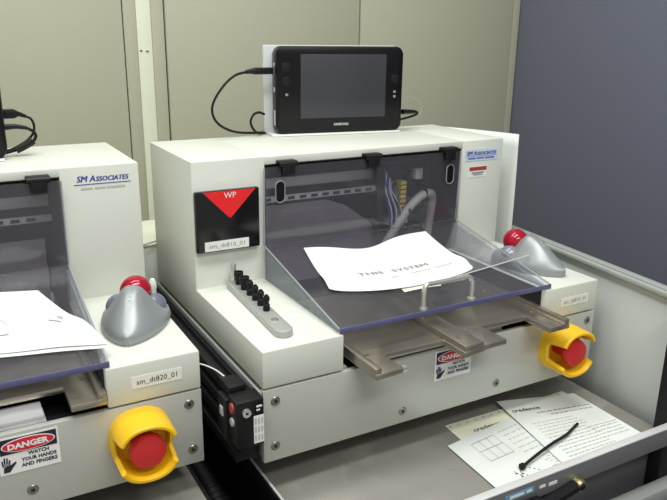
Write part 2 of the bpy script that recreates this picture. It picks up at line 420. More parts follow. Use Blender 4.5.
def machine(label, loc, rz, slide_dy, dang, front_screws, name_label, detail, xr=.4705):
    m = thing('wafer_handling_machine', label, 'machine', loc, rz, 'bench machines with clear covers')
    # housing: L-shaped cheeks, top slab, rear wall
    b = MB()
    prof = [(.0, .1003), (.0, HA), (D1, HA), (D1, HC), (D2, HC), (D2, .1003)]
    b.prism(prof, 'x', 0, .110, .002)
    bmesh.ops.translate(b.bm, verts=[], vec=(0, 0, 0))
    b.prism([(.0, .1003), (.0, HA), (D1+.001, HA), (D1+.001, .1003)], 'x', .4515, W, .002)
    b.prism([(D1, .1003), (D1, HC), (D2, HC), (D2, .1003)], 'x', xr, W, .002)
    b.box(.105, .478, D1+.0005, D2, .3215, HC-.0002, .0015)
    b.box(.105, .478, D2-.006, D2, .1003, .324)
    b.build('housing', 'cream', m)
    b = MB(); b.box(0, W, 0, .008, 0, .098, .0008); b.build('front_plate', 'plate', m)
    b = MB(); b.box(.003, W-.003, .0082, D2, 0, .060, .001); b.box(.003, .120, .0082, D2, .058, .0998); b.box(.455, W-.003, .0082, D2, .058, .0998)
    b.box(.115, .46, .06, D2-.01, .058, .075)
    b.build('base_body', 'base_grey', m)
    for x, y in ((.06, .12), (W-.06, .12), (.06, D2-.03), (W-.06, D2-.03)):
        b = MB(); b.lathe([(0, 0), (.016, 0), (.016, -.040), (.014, TZ-loc[2]+.0002), (0, TZ-loc[2]+.0002)], Matrix.Translation((x, y, 0)), 20); b.build('foot', 'rubber', m)
    for x, z in front_screws:
        b = MB(); screw(b, x, z); b.build('screw', ['screw', 'socket'], m)
    # interior
    b = MB()
    b.box(.1105, .4545, .009, .43, .0755, .078); b.box(.1102, .1112, .009, .43, .078, .1480); b.box(.4502, .4512, .009, .23, .078, .1480); b.box(.111, .45, .0085, .0095, .078, .0975); b.box(.111, xr-.001, .424, .430, .0985, .3212); b.box(.1105, .1125, D1+.003, .424, .1, .3212)
    b.box(xr-.0025, xr-.001, D1+.003, .424, .1, .3212); b.box(.111, xr-.001, D1+.003, .424, .3195, .3213)
    liner = b.build('interior_liner', 'inner_dark', m)
    bx1 = .36 if detail else xr-.004
    b = MB(); b.box(.112, bx1, .335, .345, .262, .279, .001); b.build('cross_bar', 'inner_bar', m)
    b = MB(); b.box(.112, bx1, .318, .322, .243, .253, .0005); b.mi(1)
    for i in range(11 if detail else 15): b.box(.124+i*.021, .136+i*.021, .3172, .3182, .2455, .2505)
    b.build('slotted_bar', ['inner_bar', 'inner_dark'], m)
    b = MB(); b.prism([(.112, .10), (.112, .236), (.262, .236), (.30, .222), (.345, .19), (.385, .15), (.40, .10)] if detail else [(.112, .10), (.112, .216), (.44, .216), (.44, .10)], 'y', .326, .330); b.build('grey_panel', 'inner_grey', m)  # flat grey polygon standing behind the cover
    if detail:
        bd = MB(); bd.box(.352, xr-.006, .308, .312, .15, .295); 
        for i in range(40):
            x = random.uniform(.36, .45); z = random.uniform(.16, .285); w = random.uniform(.004, .013)
            bd.mi(random.choice((1, 1, 2, 1))).box(x, x+w,   .308-random.uniform(.004, .012), .3085, z, z+random.uniform(.004, .014))
        board = bd.build('circuit_board', ['pcb', 'inner_dark', 'conduit'], m)
        b = MB(); b.box(.388, .400, .290, .308, .195, .262, .001); b.mi(1)
        for i in range(8): b.box(.386, .402, .289, .2905, .199+i*.008, .2005+i*.008)
        b.build('connector_strip', ['pcb_yellow', 'inner_dark'], board)
        b = MB(); b.box(.421, .436, .294, .308, .262, .281, .001); b.build('chip', 'pcb_white', board)
        b = MB(); b.tube([(.357, .29, .150), (.372, .285, .178), (.395, .28, .212), (.418, .275, .236), (.440, .275, .240), (.452, .285, .222), (.456, .295, .185), (.456, .30, .145)], .0075, 12)
        b.mi(1)
        for p in ((.397, .28, .214), (.428, .275, .2405)): b.sphere(p, .0088, (.7, 1, 1), u=12, v=8)
        b.build('cable_conduit', ['conduit', 'black'], m)
        for k in range(6):
            b = MB(); x = .360+k*.004
            b.tube([(x, .300, .285-.006*k), (x-.006+random.uniform(-.004, .004), .288, .25), (x+random.uniform(-.004, .008), .280, .215), (x+.004, .285, .185), (x+.012, .296, .165)], .0014, 6)
            b.build('wire', ['wire_blue', 'cable_white', 'wire_blue', 'cable_white', 'conduit', 'wire_blue'][k], m)
    # carriage seen through the notch
    b = MB(); b.box(.335, .388, .0115, .050, .0785, .0945, .001); b.box(.338, .386, .016, .050, .0945, .1030, .001)
    b.build('carriage', 'lip', m)
    # stainless slide forks
    def fork(xl, xr, nl, nr, ynotch, ytip, wl, wr):
        z0, z1, zw = .1085, .1160, .1230
        b = MB()
        b.prism([(xl, .205), (xl, ytip), (nl, ytip), (nl, ynotch), (nr, ynotch), (nr, ytip), (xr, ytip), (xr, .205)], 'z', z0, z1, .0008)
        if wl: b.box(xl, xl+.009, ytip+.001, .205, z1-.001, zw, .0012)
        if wr: b.box(xr-.009, xr, ytip+.001, .205, z1-.001, zw, .0012)
        for x, y in ((xl+.018, ytip+.05), (xr-.016, ytip+.06), (xl+.025, .10), (xr-.02, .11)):
            b.lathe([(0, .0012), (.0026, .0012), (.003, -.001)], Matrix.Translation((x, y, z1)), 12)
        for v in b.bm.verts: v.co.y += slide_dy
        return b.build('slide_fork', 'steel', m)
    f1 = fork(.122, .2895, .162, .256, -.013, -.056, True, False)
    b = MB(); b.box(.258, .2895, -.055+slide_dy, .205+slide_dy, .1160, .1235, .0012)
    for y in (-.03, .05, .12): b.lathe([(0, .0012), (.0028, .0012), (.0032, -.001)], Matrix.Translation((.266, y+slide_dy, .1235)), 12)
    b.build('guide_block', 'steel', f1)
    b = MB(); b.lathe([(0, .004), (.004, .003), (.005, 0), (.005, -.004), (0, -.004)], Matrix.Translation((.1665, -.050+slide_dy, .1125)) @ Matrix.Rotation(PI/2, 4, 'Y'), 14); b.build('set_screw', 'steel_bright', f1)
    fork(.2955, .4503, .333, .412, .000, -.050, False, True)
    # clear cover
    b = MB(); t = .0055
    yv = D1-.008; xc = xr-.0095 if detail else xr
    b.box(.106, xc-.001, yv, yv+.005, cover_z(yv)-.001, .3185)
    y0, y1 = .004, yv+.004
    zf, zb = cover_z(y0), cover_z(y1)
    b.prism([(y0, zf-t), (y0, zf), (y1, zb), (y1, zb-t)], 'x', .106, xc+.001)
    cov = b.build('cover', 'acrylic', m, sharp=10)
    b = MB(); b.box(.1055, xc+.0015, y0-.0018, y0-.0001, zf-t-.0008, zf+.0006, .0004); b.build('front_edge', 'edge_blue', cov)
    for x in (.106, xc-.0045):
        b = MB(); b.prism([(y0+.004, zf-t-.0004), (y1, zb-t-.0004), (y1, HA+.0012), (y0+.010, HA+.0012)], 'x', x, x+.005)
        b.build('side_wing', 'acrylic_side', cov)
        b = MB(); xe = x-.0006 if x < .2 else x+.0049
        b.tube([(xe, y0, zf), (xe, y1, zb)], .0011, 6, 0); b.tube([(xe, y1, zb), (xe, yv, .318)], .0011, 6, 0)
        b.build('polished_edge', 'edge_pale', cov)
    for x in ((.130, xr-.030) if detail else (.130,)):
        b = MB()
        pts = [(x+.0075*math.cos(a), yv-.001, .282+(.0085 if math.sin(a) >= 0 else -.0085)+.0075*math.sin(a)) for a in [2*PI*i/24 for i in range(24)]]
        b.tube(pts, .0010, 6, 0, closed=True)
        b.mi(1).prism([(p[0], p[2]) for p in pts], 'y', yv-.0012, yv-.0003)
        b.build('finger_slot', ['inner_grey', 'black_gloss'], cov)
    for x in (.142, .288, .4365 if detail else .4290):
        b = MB(); b.box(x-.0145, x+.0145, yv-.004, D1+.006, .3185, .3270, .0012); b.box(x-.010, x+.010, yv-.006, yv-.0002, .306, .320, .0012)
        b.tube([(x-.0145, yv-.003, .3225), (x+.0145, yv-.003, .3225)], .0042, 12, 0)
        b.build('hinge', 'black', m)
    if detail:
        b = MB(); hy = .0075; hz = cover_z(hy); top = hz+.0335
        b.tube([(.235, hy, hz-.001), (.235, hy, hz+.022), (.2365, hy+.001, top-.004), (.241, hy+.002, top), (.252, hy+.002, top), (.299, hy+.002, top), (.310, hy+.002, top), (.3145, hy+.001, top-.004), (.316, hy, hz+.022), (.316, hy, hz-.001)], .0033, 12, 5)
        for x in (.235, .316): b.lathe([(0, .003), (.0055, .003), (.0055, 0), (0, 0)], Matrix.Translation((x, hy, hz)), 16)
        b.build('cover_handle', 'steel_bright', cov)
    # marks on the housing
    y = D1-.0001
    if detail:
        b = MB(); b.box(.4775, .548, y-.0006, y, .2985, .3180); b.mi(1)
        for dx in (0, .0004, .0008):
            b.text('SM A', (.4800+dx, y-.0010-dx*.1, .3085), (1, 0, 0), (0, 0, 1), .0072, width=.0205, shear=.25)
            b.text('SSOCIATES', (.5018+dx, y-.0010-dx*.1, .3085), (1, 0, 0), (0, 0, 1), .0057, width=.0425, shear=.25)
        b.box(.480, .546, y-.0010, y-.0005, .3062, .3068)
        b.mi(2)
        for i, (a, e) in enumerate(((.484, .500), (.503, .518), (.521, .541))): b.box(a, e, y-.0010, y-.0005, .3018, .3038)
        b.build('logo_sticker', ['label_blue', 'ink_blue', 'ink_blue'], m, recalc=False)
        b = MB(); b.box(.488, .526, y-.0006, y, .270, .2885); b.mi(1).box(.4885, .5255, y-.0010, y-.0005, .2815, .288)
        b.mi(2); b.box(.494, .520, y-.0010, y-.0005, .2765, .279); b.box(.497, .517, y-.0010, y-.0005, .2735, .2752)
        b.build('warning_sticker', ['label', 'dark_red', 'ink_grey'], m)
        # black status screen on the left cheek
        s = MB(); s.box(-.0005+.002, .097, y-.009, y, .2045, .2925, .002); sc = s.build('status_screen', 'screen_black', m)
        ys = y-.0091
        b = MB(); b.prism([(.0125, .2915), (.0905, .2915), (.053, .253), (.050, .253)], 'y', ys-.0006, ys)
        b.mi(1).text('WP', (.052, ys-.0010, .2815), (1, 0, 0), (0, 0, 1), .0085, align='C', bold=.0)
        b.build('red_triangle', ['tri_red', 'sign_white'], sc, recalc=False)
        label_plate(sc, 'name_label', .0125, .0790, .2065, .2205, ys, name_label, .0062, bold=.0)
        label_plate(m, 'name_label', .4835, .541, .1165, .1300, -.0001, name_label, .0060, bold=.0)
    else:
        b = MB()
        for dx in (0, .0004, .0008):
            b.text('SM A', (.4770+dx, y-.0004-dx*.1, .3128), (1, 0, 0), (0, 0, 1), .0085, width=.0235, shear=.25)
            b.text('SSOCIATES', (.5018+dx, y-.0004-dx*.1, .3128), (1, 0, 0), (0, 0, 1), .0066, width=.0435, shear=.25)
        b.box(.4735, .548, y-.0005, y, .3087, .3096)
        b.mi(1)
        for a, e in ((.482, .497), (.500, .514), (.516, .540)): b.box(a, e, y-.0005, y, .3022, .3048)
        b.build('logo', ['ink_blue', 'ink_light'], m, recalc=False)
        label_plate(m, 'name_label', .479, .5375, .1178, .1325, -.0001, name_label, .0068, mats=('label', 'ink'), bold=.0)
    danger(m, *dang)
    estop(m, .4840, .0570)
    # black rails along the left flank
    for z0, z1, xo in ((.002, .044, -.030), (.050, .088, -.026)):
        b = MB()
        b.prism([(xo, z0), (xo, z0+.012), (xo+.006, z0+.014), (xo+.006, z1-.014), (xo, z1-.012), (xo, z1), (xo+.009, z1), (xo+.011, z1-.005), (-.011, z1-.005), (-.009, z1), (-.0005, z1), (-.0005, z0)], 'y', .0155, D2+.01)
        b.build('side_rail', 'rail_black', m)
    b = MB(); b.box(-.004, -.0006, .002, D2, .0885, .0975, .0005); b.build('side_strip', 'alu', m)
    return m

b = MB(); b.box(-.072, -.0665, -.115, .69, -.60, TZ-.008); b.build('gap_shade_sheet', 'rubber', lcart)  # matching black sheet on the left cart, added to darken the gap
right = machine('right cream bench machine with black touch panel, red triangle and tablet on top', (0, 0, 0), 0, 0,
    (.2538, .3165, .0497, .0935), ((.0161, .0818), (.0154, .0206), (.2035, .0177), (.3683, .0193), (.5456, .0841), (.5463, .0262)), 'sm_dt810_01', True)
LX, LY, LZ, LR = -.6204, .0483, -.0028, math.radians(-.29)
left = machine('left cream bench machine cut off by the photo edge', (LX, LY, LZ), LR, .045,
    (.3350, .3965, .0495, .0935), ((.5443, .0819), (.5464, .0198), (.3644, .0235), (.2, .02), (.0161, .0818)), 'sm_dt820_01', False, .4560)

# connector block on the left flank of the right machine
cb = thing_part('connector_block', right)
b = MB(); b.box(-.0385, -.0045, -.013, .0150, .037, .098, .0015); b.box(-.042, -.020, .015, .042, .038, .090, .0015); b.build('block', 'black', cb)
b = MB(); b.box(-.018, -.0052, -.0136, -.0128, .041, .077); b.mi(1)
for i in range(9): b.box(-.0168+.004*(i % 3), -.0145+.004*(i % 3), -.0139, -.0135, .044+.011*(i//3), .052+.011*(i//3))
b.build('label', ['label', 'ink_light'], cb)
b = MB(); b.mi(0).box(-.016, -.006, -.0136, -.0128, .080, .094); b.mi(1).box(-.0145, -.0075, -.0139, -.0135, .088, .0905); b.box(-.0145, -.010, -.0139, -.0135, .0835, .0855); b.build('badge', ['black_gloss', 'label'], cb, recalc=False)
b = MB(); b.lathe([(.002, .0005), (.002, .003), (.0052, .003), (.0055, 0)], face_y(-.027, -.0130, .084), 18); b.mi(1).lathe([(0, .0008), (.002, .0008)], face_y(-.027, -.0130, .084), 12); b.build('socket', ['steel_bright', 'black'], cb)
def face_x(x, y, z): return Matrix.Translation((x, y, z)) @ Matrix.Rotation(-PI/2, 4, 'Y')
b = MB(); b.lathe([(0, .002), (.006, .002), (.0065, 0)], face_x(-.0385, .001, .086), 18); b.build('red_port', 'dark_red', cb)
b = MB(); b.lathe([(0, .002), (.005, .002), (.0055, 0)], face_x(-.0385, .001, .068), 18); b.build('grey_port', 'conduit', cb)
b = MB(); b.box(-.0435, -.0415, .022, .031, .066, .077); b.build('white_port', 'pale_grey', cb)
b = MB(); b.box(-.036, -.014, .018, .050, .0900, .1035, .0015); b.build('plug', 'black', cb)

tw = MB(); tw.tube([(-.027, .0495, .100), (-.034, .066, .105), (-.045, .085, .107), (-.055, .098, .105), (-.062, .11, .10)], .0010, 8)
tag(tw.build('thin_cable', 'cable_white'), 'thin white cable running from the left machine into the black connector block', 'cable')

# ------------------------------------------------------------------ nozzle rack on the left arm
ra = math.atan2(.011, .2)
rack = thing('nozzle_rack', 'long rounded steel rack holding small black nozzles on the cream arm', 'rack', (.049, .127, HA+.0003), ra*-1)
b = MB(); hl, hw = .0915, .0120
pts = [(hw*math.cos(a), hl+hw*math.sin(a)) for a in [PI*i/10 for i in range(11)]]+[(hw*math.cos(a), -hl+hw*math.sin(a)) for a in [PI+PI*i/10 for i in range(11)]]
b.prism(pts, 'z', 0, .0085, .0012); b.build('rack_plate', 'alu', rack)
b = MB(); b.lathe([(0, .036), (.0035, .036), (.0042, .034), (.0042, .008)], Matrix.Translation((-.001, .096, 0)), 16); b.build('pin', 'steel_bright', rack)
b = MB(); b.lathe([(0, .0012), (.005, .0012), (.0055, 0)], Matrix.Translation((0, -.063, .0085)), 16); b.build('dowel', 'steel_bright', rack)
names = ['nearest the steel pin', 'second from the steel pin', 'third from the steel pin', 'third from the front end', 'second from the front end', 'nearest the front end']
ys = (.082, .058, .034, .013, -.008, -.029); rr = (.0062, .0066, .0048, .0046, .0048, .0045)
for i in range(6):
    p = Matrix.Translation((.049, .127, HA+.0003)) @ Matrix.Rotation(-ra, 4, 'Z') @ Vector((.002, ys[i], .0087))
    nz = thing('nozzle', ('stubby wide' if i < 2 else 'slim') + ' black nozzle standing in the steel rack, ' + names[i], 'nozzle', p, 0, 'black nozzles in the steel rack')
    r = rr[i]
    b = MB()
    if i < 2: b.lathe([(0, 0), (r*.75, 0), (r*.75, .006), (r*.85, .007), (r*1.1, .0165), (r*1.1, .0185), (r*.8, .0185), (r*.7, .016), (0, .016)], None, 20)
    else: b.lathe([(0, 0), (r, 0), (r, .008), (r*.72, .0095), (r*.72, .0125), (r*.95, .0135), (r*.95, .018), (r*.6, .0205), (0, .0205)], None, 20)
    b.build('nozzle_body', 'rubber', nz)
    b = MB(); b.lathe([(r*.35, .0206 if i > 1 else .0162), (r*.5, .0216 if i > 1 else .0172), (0, .0216 if i > 1 else .0172)], None, 12); b.build('nozzle_tip', 'black', nz)
for i, w in enumerate(('uppermost', 'second', 'third', 'lowest')):
    b = MB(); y = .104-.022*i; b.box(.0735, .0885, y-.006, y+.006, HA+.0002, HA+.0006)
    tag(b.build('paper_tag', 'label'), 'tiny white paper tag stuck beside the nozzle rack, %s of the row' % w, 'tag', 'paper tags by the nozzle rack')

# ------------------------------------------------------------------ trackballs
def trackball(label, loc, rz, TWD=.0435):
    t = thing('trackball_mouse', label, 'trackball', loc, rz, 'silver trackballs with red balls')
    L, bz = .126, .004
    def wid(u):
        if u < .70: return TWD*(max(0, 1-((.70-u)/.70)**2.0))**.66
        return TWD*math.sqrt(max(0, 1-((u-.70)/.34)**2.4))
    def hgt(u):
        if u < .56: 
            s = u/.56; return .013+.040*(s*s*(3-2*s))**.72
        return max(.016, .053-.075*((u-.56)/.44)**1.2)
    def surf(u, s):
        h = hgt(u); a = abs(s)
        k = min(1, max(0, (u-.12)/.40)); k = k*k*(3-2*k)*.95
        dome = 1-a**2.2; bell = .5*(1+math.cos(PI*max(0, (a-.10)/.90)**.95))
        prof = dome*(1-k)+bell*k
        e = .006+.006*k
        return bz+e*(1-a**8)**.5+(h-bz-e)*prof
    b = MB()
    nu, nv = 44, 40
    def fn(i, j):
        u = .004+.992*i; s = -1+2*j
        w = wid(u)
        x = s*w
        return (x, u*L, surf(u, s))
    b.grid(fn, nu, nv)
    rim_ = [fn(i/nu, 0) for i in range(nu)]+[fn(1, j/nv) for j in range(nv)]+[fn(i/nu, 1) for i in range(nu, 0, -1)]+[fn(0, j/nv) for j in range(nv, 0, -1)]
    top = [b.bm.verts.new(p) for p in rim_]; bot = [b.bm.verts.new((p[0]*.97, .002+p[1]*.985, 0.0)) for p in rim_]
    n = len(rim_)
    for k in range(n): b.bm.faces.new((top[k], top[(k+1) % n], bot[(k+1) % n], bot[k]))
    b.bm.faces.new(bot)
    bmesh.ops.remove_doubles(b.bm, verts=b.bm.verts, dist=1e-5)
    b.build('shell', 'silver', t, sharp=50)
    b = MB(); b.sphere((0, .0955, .0360), .0202); b.build('ball', 'ball', t)
    for sx in (-1, 1):
        b = MB(); b.sphere((sx*(TWD-.0165), .088, .0225), .0130, (1.0, 1.15, .55), Euler((math.radians(18), sx*math.radians(38), 0)), 24, 14)
        b.build('side_button', 'button_blue', t)
    b = MB()
    for a in range(3):
        q = [(-.002+.0025*math.cos(2*PI*k/10), .046+.0025*math.sin(2*PI*k/10)) for k in range(10)]
    def onb(a, c):
        u = (.040+c)/L
        return (a, .040+c, surf(u, a/wid(u))+.0003)
    b.text('Logitech', (0, 0, 0), (1, 0, 0), (0, 1, 0), .0022, width=.011, align='C', fn=onb)
    b.tube([onb(.0028*math.cos(a), .0055+.0028*math.sin(a)) for a in (0.4, 1.4, 2.4, 3.4, 4.4, 5.3)], .0004, 5, 3)
    b.build('maker_mark', 'pale_grey', t, recalc=False)
    return t
trackball('silver trackball with red ball on the right arm of the right machine', (.5192, .030, HA+.0003), math.radians(10.5), .0388)
trackball('silver trackball with red ball on the right arm of the left machine', (-.1335, .0930, HA+LZ+.0003), math.radians(-22))

# ------------------------------------------------------------------ tablet computers on top
def tablet(label, loc, rz, detail):
    t = thing('tablet_computer', label, 'tablet computer', loc, rz, 'black tablet computers')
    w, h, dpt = .1165, .1440, .0135
    def outline(k=0.0):
        pts = []
        hw = w-k; z0, z1 = k, h-k; r = .013
        for cx, cz, a0 in ((hw-r, z1-r, 0), (-hw+r, z1-r, PI/2), (-hw+r, z0+r, PI), (hw-r, z0+r, 1.5*PI)):
            for i in range(7):
                a = a0+PI/2*i/6; x = cx+r*math.cos(a); z = cz+r*math.sin(a); pts.append((x, z))
        out = []
        for x, z in pts:
            s = 1-(x/hw)**2; z += (.004*s if z > h/2 else -.0*s); out.append((x, z))
        return out
    b = MB(); b.prism(outline(), 'y', -dpt, dpt, .004); b.build('case', 'black_gloss', t)
    b = MB(); b.box(-.074, .083, -dpt-.0006, -dpt+.002, .0255, .132, .0004); b.build('screen', 'screen', t)
    for x, z in ((-.0985, .088), (.1005, .090)):
        b = MB(); b.lathe([(0, .0012), (.006, .0014), (.0078, .001), (.0082, 0)], face_y(x, -dpt, z), 24); b.build('thumb_pad', 'rail_black', t)
    for x, z in ((-.0985, .066), (.1005, .068), (.1005, .060)):
        b = MB(); b.box(x-.0025, x+.0025, -dpt-.0008, -dpt, z-.002, z+.002, .0003); b.build('small_button', 'inner_grey', t)
    b = MB(); b.box(-.107, -.092, -dpt-.0008, -dpt, .103, .118, .0003); b.build('side_key', 'rubber', t)
    b = MB(); b.text('SAMSUNG', (0, -dpt-.0006, .0125), (1, 0, 0), (0, 0, 1), .0042, width=.027, align='C', bold=.03); b.build('maker_mark', 'pale_grey', t, recalc=False)
    b = MB(); b.box(-w-.0006, -w+.001, -.006, .002, .014, .040); b.box(-w-.0006, -w+.001, -.004, .002, .070, .078); b.box(-w-.0006, -w+.001, -.004, .002, .112, .118); b.build('side_ports', 'pale_grey', t)
    return t
def stand(label, loc, rz):
    t = thing('display_stand', label, 'stand', loc, rz, 'white tablet stands')
    b = MB(); b.box(-.131, .112, .0150, .0235, .0, .149, .002); b.build('back_plate', 'pale_grey', t)
    b = MB(); b.box(-.125, .112, -.020, .0150, 0, .0028, .0008); b.build('base_lip', 'white_plastic', t)
DR = math.radians(-9)
dl = (.3275, .404)
stand('white right-angle stand behind the tablet computer on the right machine', (dl[0], dl[1], HC+.0002), DR)
tablet('black tablet computer with grey screen standing on top of the right machine', (dl[0], dl[1], HC+.0032), DR, True)
l2 = (-.3285, .392)
stand('white stand under the tablet edge at the far left of the photo', (l2[0], l2[1], HC+LZ+.0002), math.radians(-6))
tablet('black tablet on the left machine, only its right end in the photo', (l2[0], l2[1], HC+LZ+.0032), math.radians(-6), False)

# cables of the right tablet
c = thing('usb_cable', 'black cable plugged into the left of the tablet, looping down to the machine top', 'cable', (0, 0, 0))
b = MB(); b.tube([(.165, .418, .4415), (.14, .414, .436), (.118, .411, .420), (.100, .41, .395), (.0985, .412, .375), (.112, .418, .357), (.142, .430, .343), (.18, .442, .3375), (.212, .452, .3362)], .0021, 8)
b.build('wire', 'rubber', c)
b = MB(); b.box(.1735, .2085, .4145, .4225, .4365, .4475, .002); b.tube([(.176, .4185, .442), (.168, .418, .4418), (.160, .417, .4408)], lambda t: .0052-.002*t, 10); b.build('plug', 'black', c)
b = MB(); b.tube([(.205, .442, .3365), (.186, .43, .338), (.172, .42, .347), (.1655, .415, .360), (.171, .415, .3715), (.182, .418, .3745), (.196, .428, .370)], .0021, 8)
tag(b.build('looped_cable', 'rubber'), 'short black cable loop behind the stand, left of the tablet foot', 'cable')
c = thing('power_cable', 'short black cable plugged into the right side of the tablet', 'cable', (0, 0, 0))
b = MB(); b.tube([(.474, .386, .366), (.484, .389, .3660), (.489, .392, .3625), (.484, .396, .3585), (.468, .398, .3545), (.450, .405, .350)], .0021, 8); b.build('wire', 'rubber', c)
b = MB(); b.tube([(.4495, .384, .368), (.474, .386, .3668), (.483, .388, .366)], lambda t: .0048-.0022*t, 10); b.build('plug', 'black', c)
b = MB(); b.tube([(.455, .405, .387), (.48, .41, .392), (.502, .412, .386), (.512, .412, .372), (.506, .41, .356), (.492, .41, .3495), (.465, .41, .3490)], .0016, 8)
tag(b.build('clear_tube', 'film'), 'clear plastic tube loop around the cable right of the tablet', 'tube')

# cables of the left tablet
c = thing('usb_cable', 'black cable with a square plug at the left edge of the photo', 'cable', (0, 0, 0))
b = MB(); b.tube([(-.1825, .405, .3858), (-.1753, .405, .3815), (-.1722, .405, .3705), (-.1760, .405, .3590), (-.1900, .407, .3465), (-.2050, .409, .3395), (-.2200, .411, .3370)], .0017, 8); b.build('wire', 'rubber', c)
b = MB(); b.prism([(-.2185, .3835), (-.2185, .3965), (-.197, .3965), (-.190, .3925), (-.190, .3870), (-.197, .3835)], 'y', .401, .409, .0015); b.tube([(-.1905, .405, .3893), (-.182, .405, .3856)], lambda t: .0034-.001*t, 10); b.build('plug', 'black', c)
c = thing('power_cable', 'black cable with round plug, bending down to an inline plug, left machine top', 'cable', (0, 0, 0))
b = MB(); b.tube([(-.184, .398, .3705), (-.1757, .398, .3655), (-.1722, .398, .3590), (-.1745, .398, .3530), (-.178, .398, .3505)], .0022, 8); b.build('wire', 'rubber', c)
b = MB(); b.tube([(-.2185, .398, .3722), (-.1986, .398, .3730), (-.1830, .398, .3702)], lambda t: .0046-.0020*t, 10); b.build('plug', 'black', c)
b = MB(); b.tube([(-.1765, .398, .3525), (-.180, .398, .3500), (-.190, .398, .3445), (-.2005, .398, .3395)], lambda t: .0060-.0012*abs(t-.3), 10, 3); b.tube([(-.2005, .398, .3395), (-.221, .40, .3350)], .002); b.build('inline_plug', 'black', c)

# ------------------------------------------------------------------ papers on the covers
def patch(p00, p10, p11, p01, lift):
    p00, p10, p11, p01 = (Vector(p) for p in (p00, p10, p11, p01))
    def fn(u, v):
        p = p00*(1-u)*(1-v)+p10*u*(1-v)+p11*u*v+p01*(1-u)*v
        q = p.copy(); l = lift(u, v)
        return (q.x, q.y, q.z+l)
    return fn
def cz(x, y, off=.0008): return (x, y, cover_z(y)+off)
def lift_main(u, v):     # v: 0 front, 1 back
    return .0016+.005*math.exp(-((v-.18)/.15)**2)*(.6+.5*u)+.004*max(0, (v-.55)/.45)**1.5*(1-math.exp(-((u-.42)/.25)**2))
fnm = patch(cz(.137, .088), cz(.374, .075), cz(.371, .192), cz(.1535, .197), lift_main)
def fnm2(u, v):
    p = Vector(fnm(u, v)); bow = .027*max(0, math.sin(PI*u))**.6*(1-.25*u)*(1-v)**1.5+.019*math.exp(-((u-.44)/.24)**2)*v**2
    p.y -= bow; p.z -= .206*bow; return p
p = thing('paper_sheet', 'white curled sheet headed THIS SYSTEM lying on the clear cover', 'paper', (0, 0, 0))
b = MB(); b.grid(fnm2, 40, 28, .0003); b.build('sheet', 'white', p)
b = MB()
def onp(a, c, u0, v0): 
    q = Vector(fnm2(u0+a/.23, v0+c/.13)); return (q.x, q.y, q.z+.0011)
b.text('THIS', (0, 0, 0), (1, 0, 0), (0, 1, 0), .0095, width=.038, fn=lambda a, c: onp(a, c, .22, .26))
b.text('SYSTEM', (0, 0, 0), (1, 0, 0), (0, 1, 0), .0095, width=.062, fn=lambda a, c: onp(a, c, .45, .26))
b.mi(1)
for u0, u1, v0 in ((.40, .45, .15), (.56, .70, .17), (.74, .88, .17)):
    for k in range(6):
        a, e = u0+(u1-u0)*k/6, u0+(u1-u0)*(k+.7)/6
        f = [Vector(fnm2(u, v))+Vector((0, 0, .0005)) for u, v in ((a, v0), (e, v0), (e, v0+.022), (a, v0+.022))]; b.poly(f)
b.build('printed_text', ['ink_grey', 'ink_light'], p, recalc=False)
b = MB(); b.grid(patch(cz(.236, .0525, 0), cz(.298, .0515, 0), cz(.298, .140, 0), cz(.236, .140, 0), lambda u, v: .0004+.0008*math.sin(PI*u)*(1-v)), 20, 10, .0002)
tag(b.build('paper_sheet', 'yellowed'), 'second sheet peeping out under the curled sheet, behind the cover handle', 'paper')
b = MB(); b.grid(patch(cz(.300, .0595, .0006), cz(.484, .0745, .0060), cz(.484, .112, .0060), cz(.300, .100, .0006), lambda u, v: 0), 30, 8, .0003)
cs = b.build('clear_sheet', 'film'); tag(cs, 'thin clear plastic strip on the cover, jutting out right of the curled sheet', 'plastic sheet')
b = MB(); b.tube([cz(.300, .0595, .0012), cz(.484, .0745, .0066)], .0009, 6, 0); b.build('front_edge', 'pale_grey', cs)

def lc(x, y, off=.001): return (x, y, cover_z(y-LY)+LZ+off)
def lift_l(u, v): return .001+.008*math.exp(-((v-.3)/.2)**2)+.006*v*v+.012*math.exp(-((u-.78)/.13)**2)*math.exp(-((v-.30)/.22)**2)
for k in range(2):
    p = thing('paper_sheet', ('white creased sheet, upper one on the clear cover of the left machine', 'white sheet just beneath the creased sheet on the left machine')[k], 'paper', (0, 0, 0))
    o = -.0045*k
    fl = patch((lc(-.385, .118+o)), (lc(-.156, .077+o)), (lc(-.2120, .2065)), (lc(-.40, .245)), (lambda u, v: .0012+lift_l(u, v)) if k == 0 else (lambda u, v: .45*lift_l(u, v)+.0004))
    b = MB(); b.grid(fl, 34, 24, .0003); b.build('sheet', 'white', p)
    if k == 0:
        b = MB()
        def strip(pts, w):
            for (u, v), (u2, v2) in zip(pts, pts[1:]):
                A = Vector(fl(u, v)); B = Vector(fl(u2, v2)); d = (B-A).normalized(); s = Vector((-d.y, d.x, 0))*w
                up = Vector((0, 0, .0007)); b.poly([A-s+up, B-s+up, B+s+up, A+s+up])
        strip([(.62, .30+.65*i/12) for i in range(13)], .0003)
        for vv, u0, u1 in ((.24, .80, .86), (.30, .86, .89), (.34, .87, .9), (.2, .52, .6)): strip([(u0+(u1-u0)*i/4, vv) for i in range(5)], .0011)
        b.build('printed_text', 'ink_light', p, recalc=False)

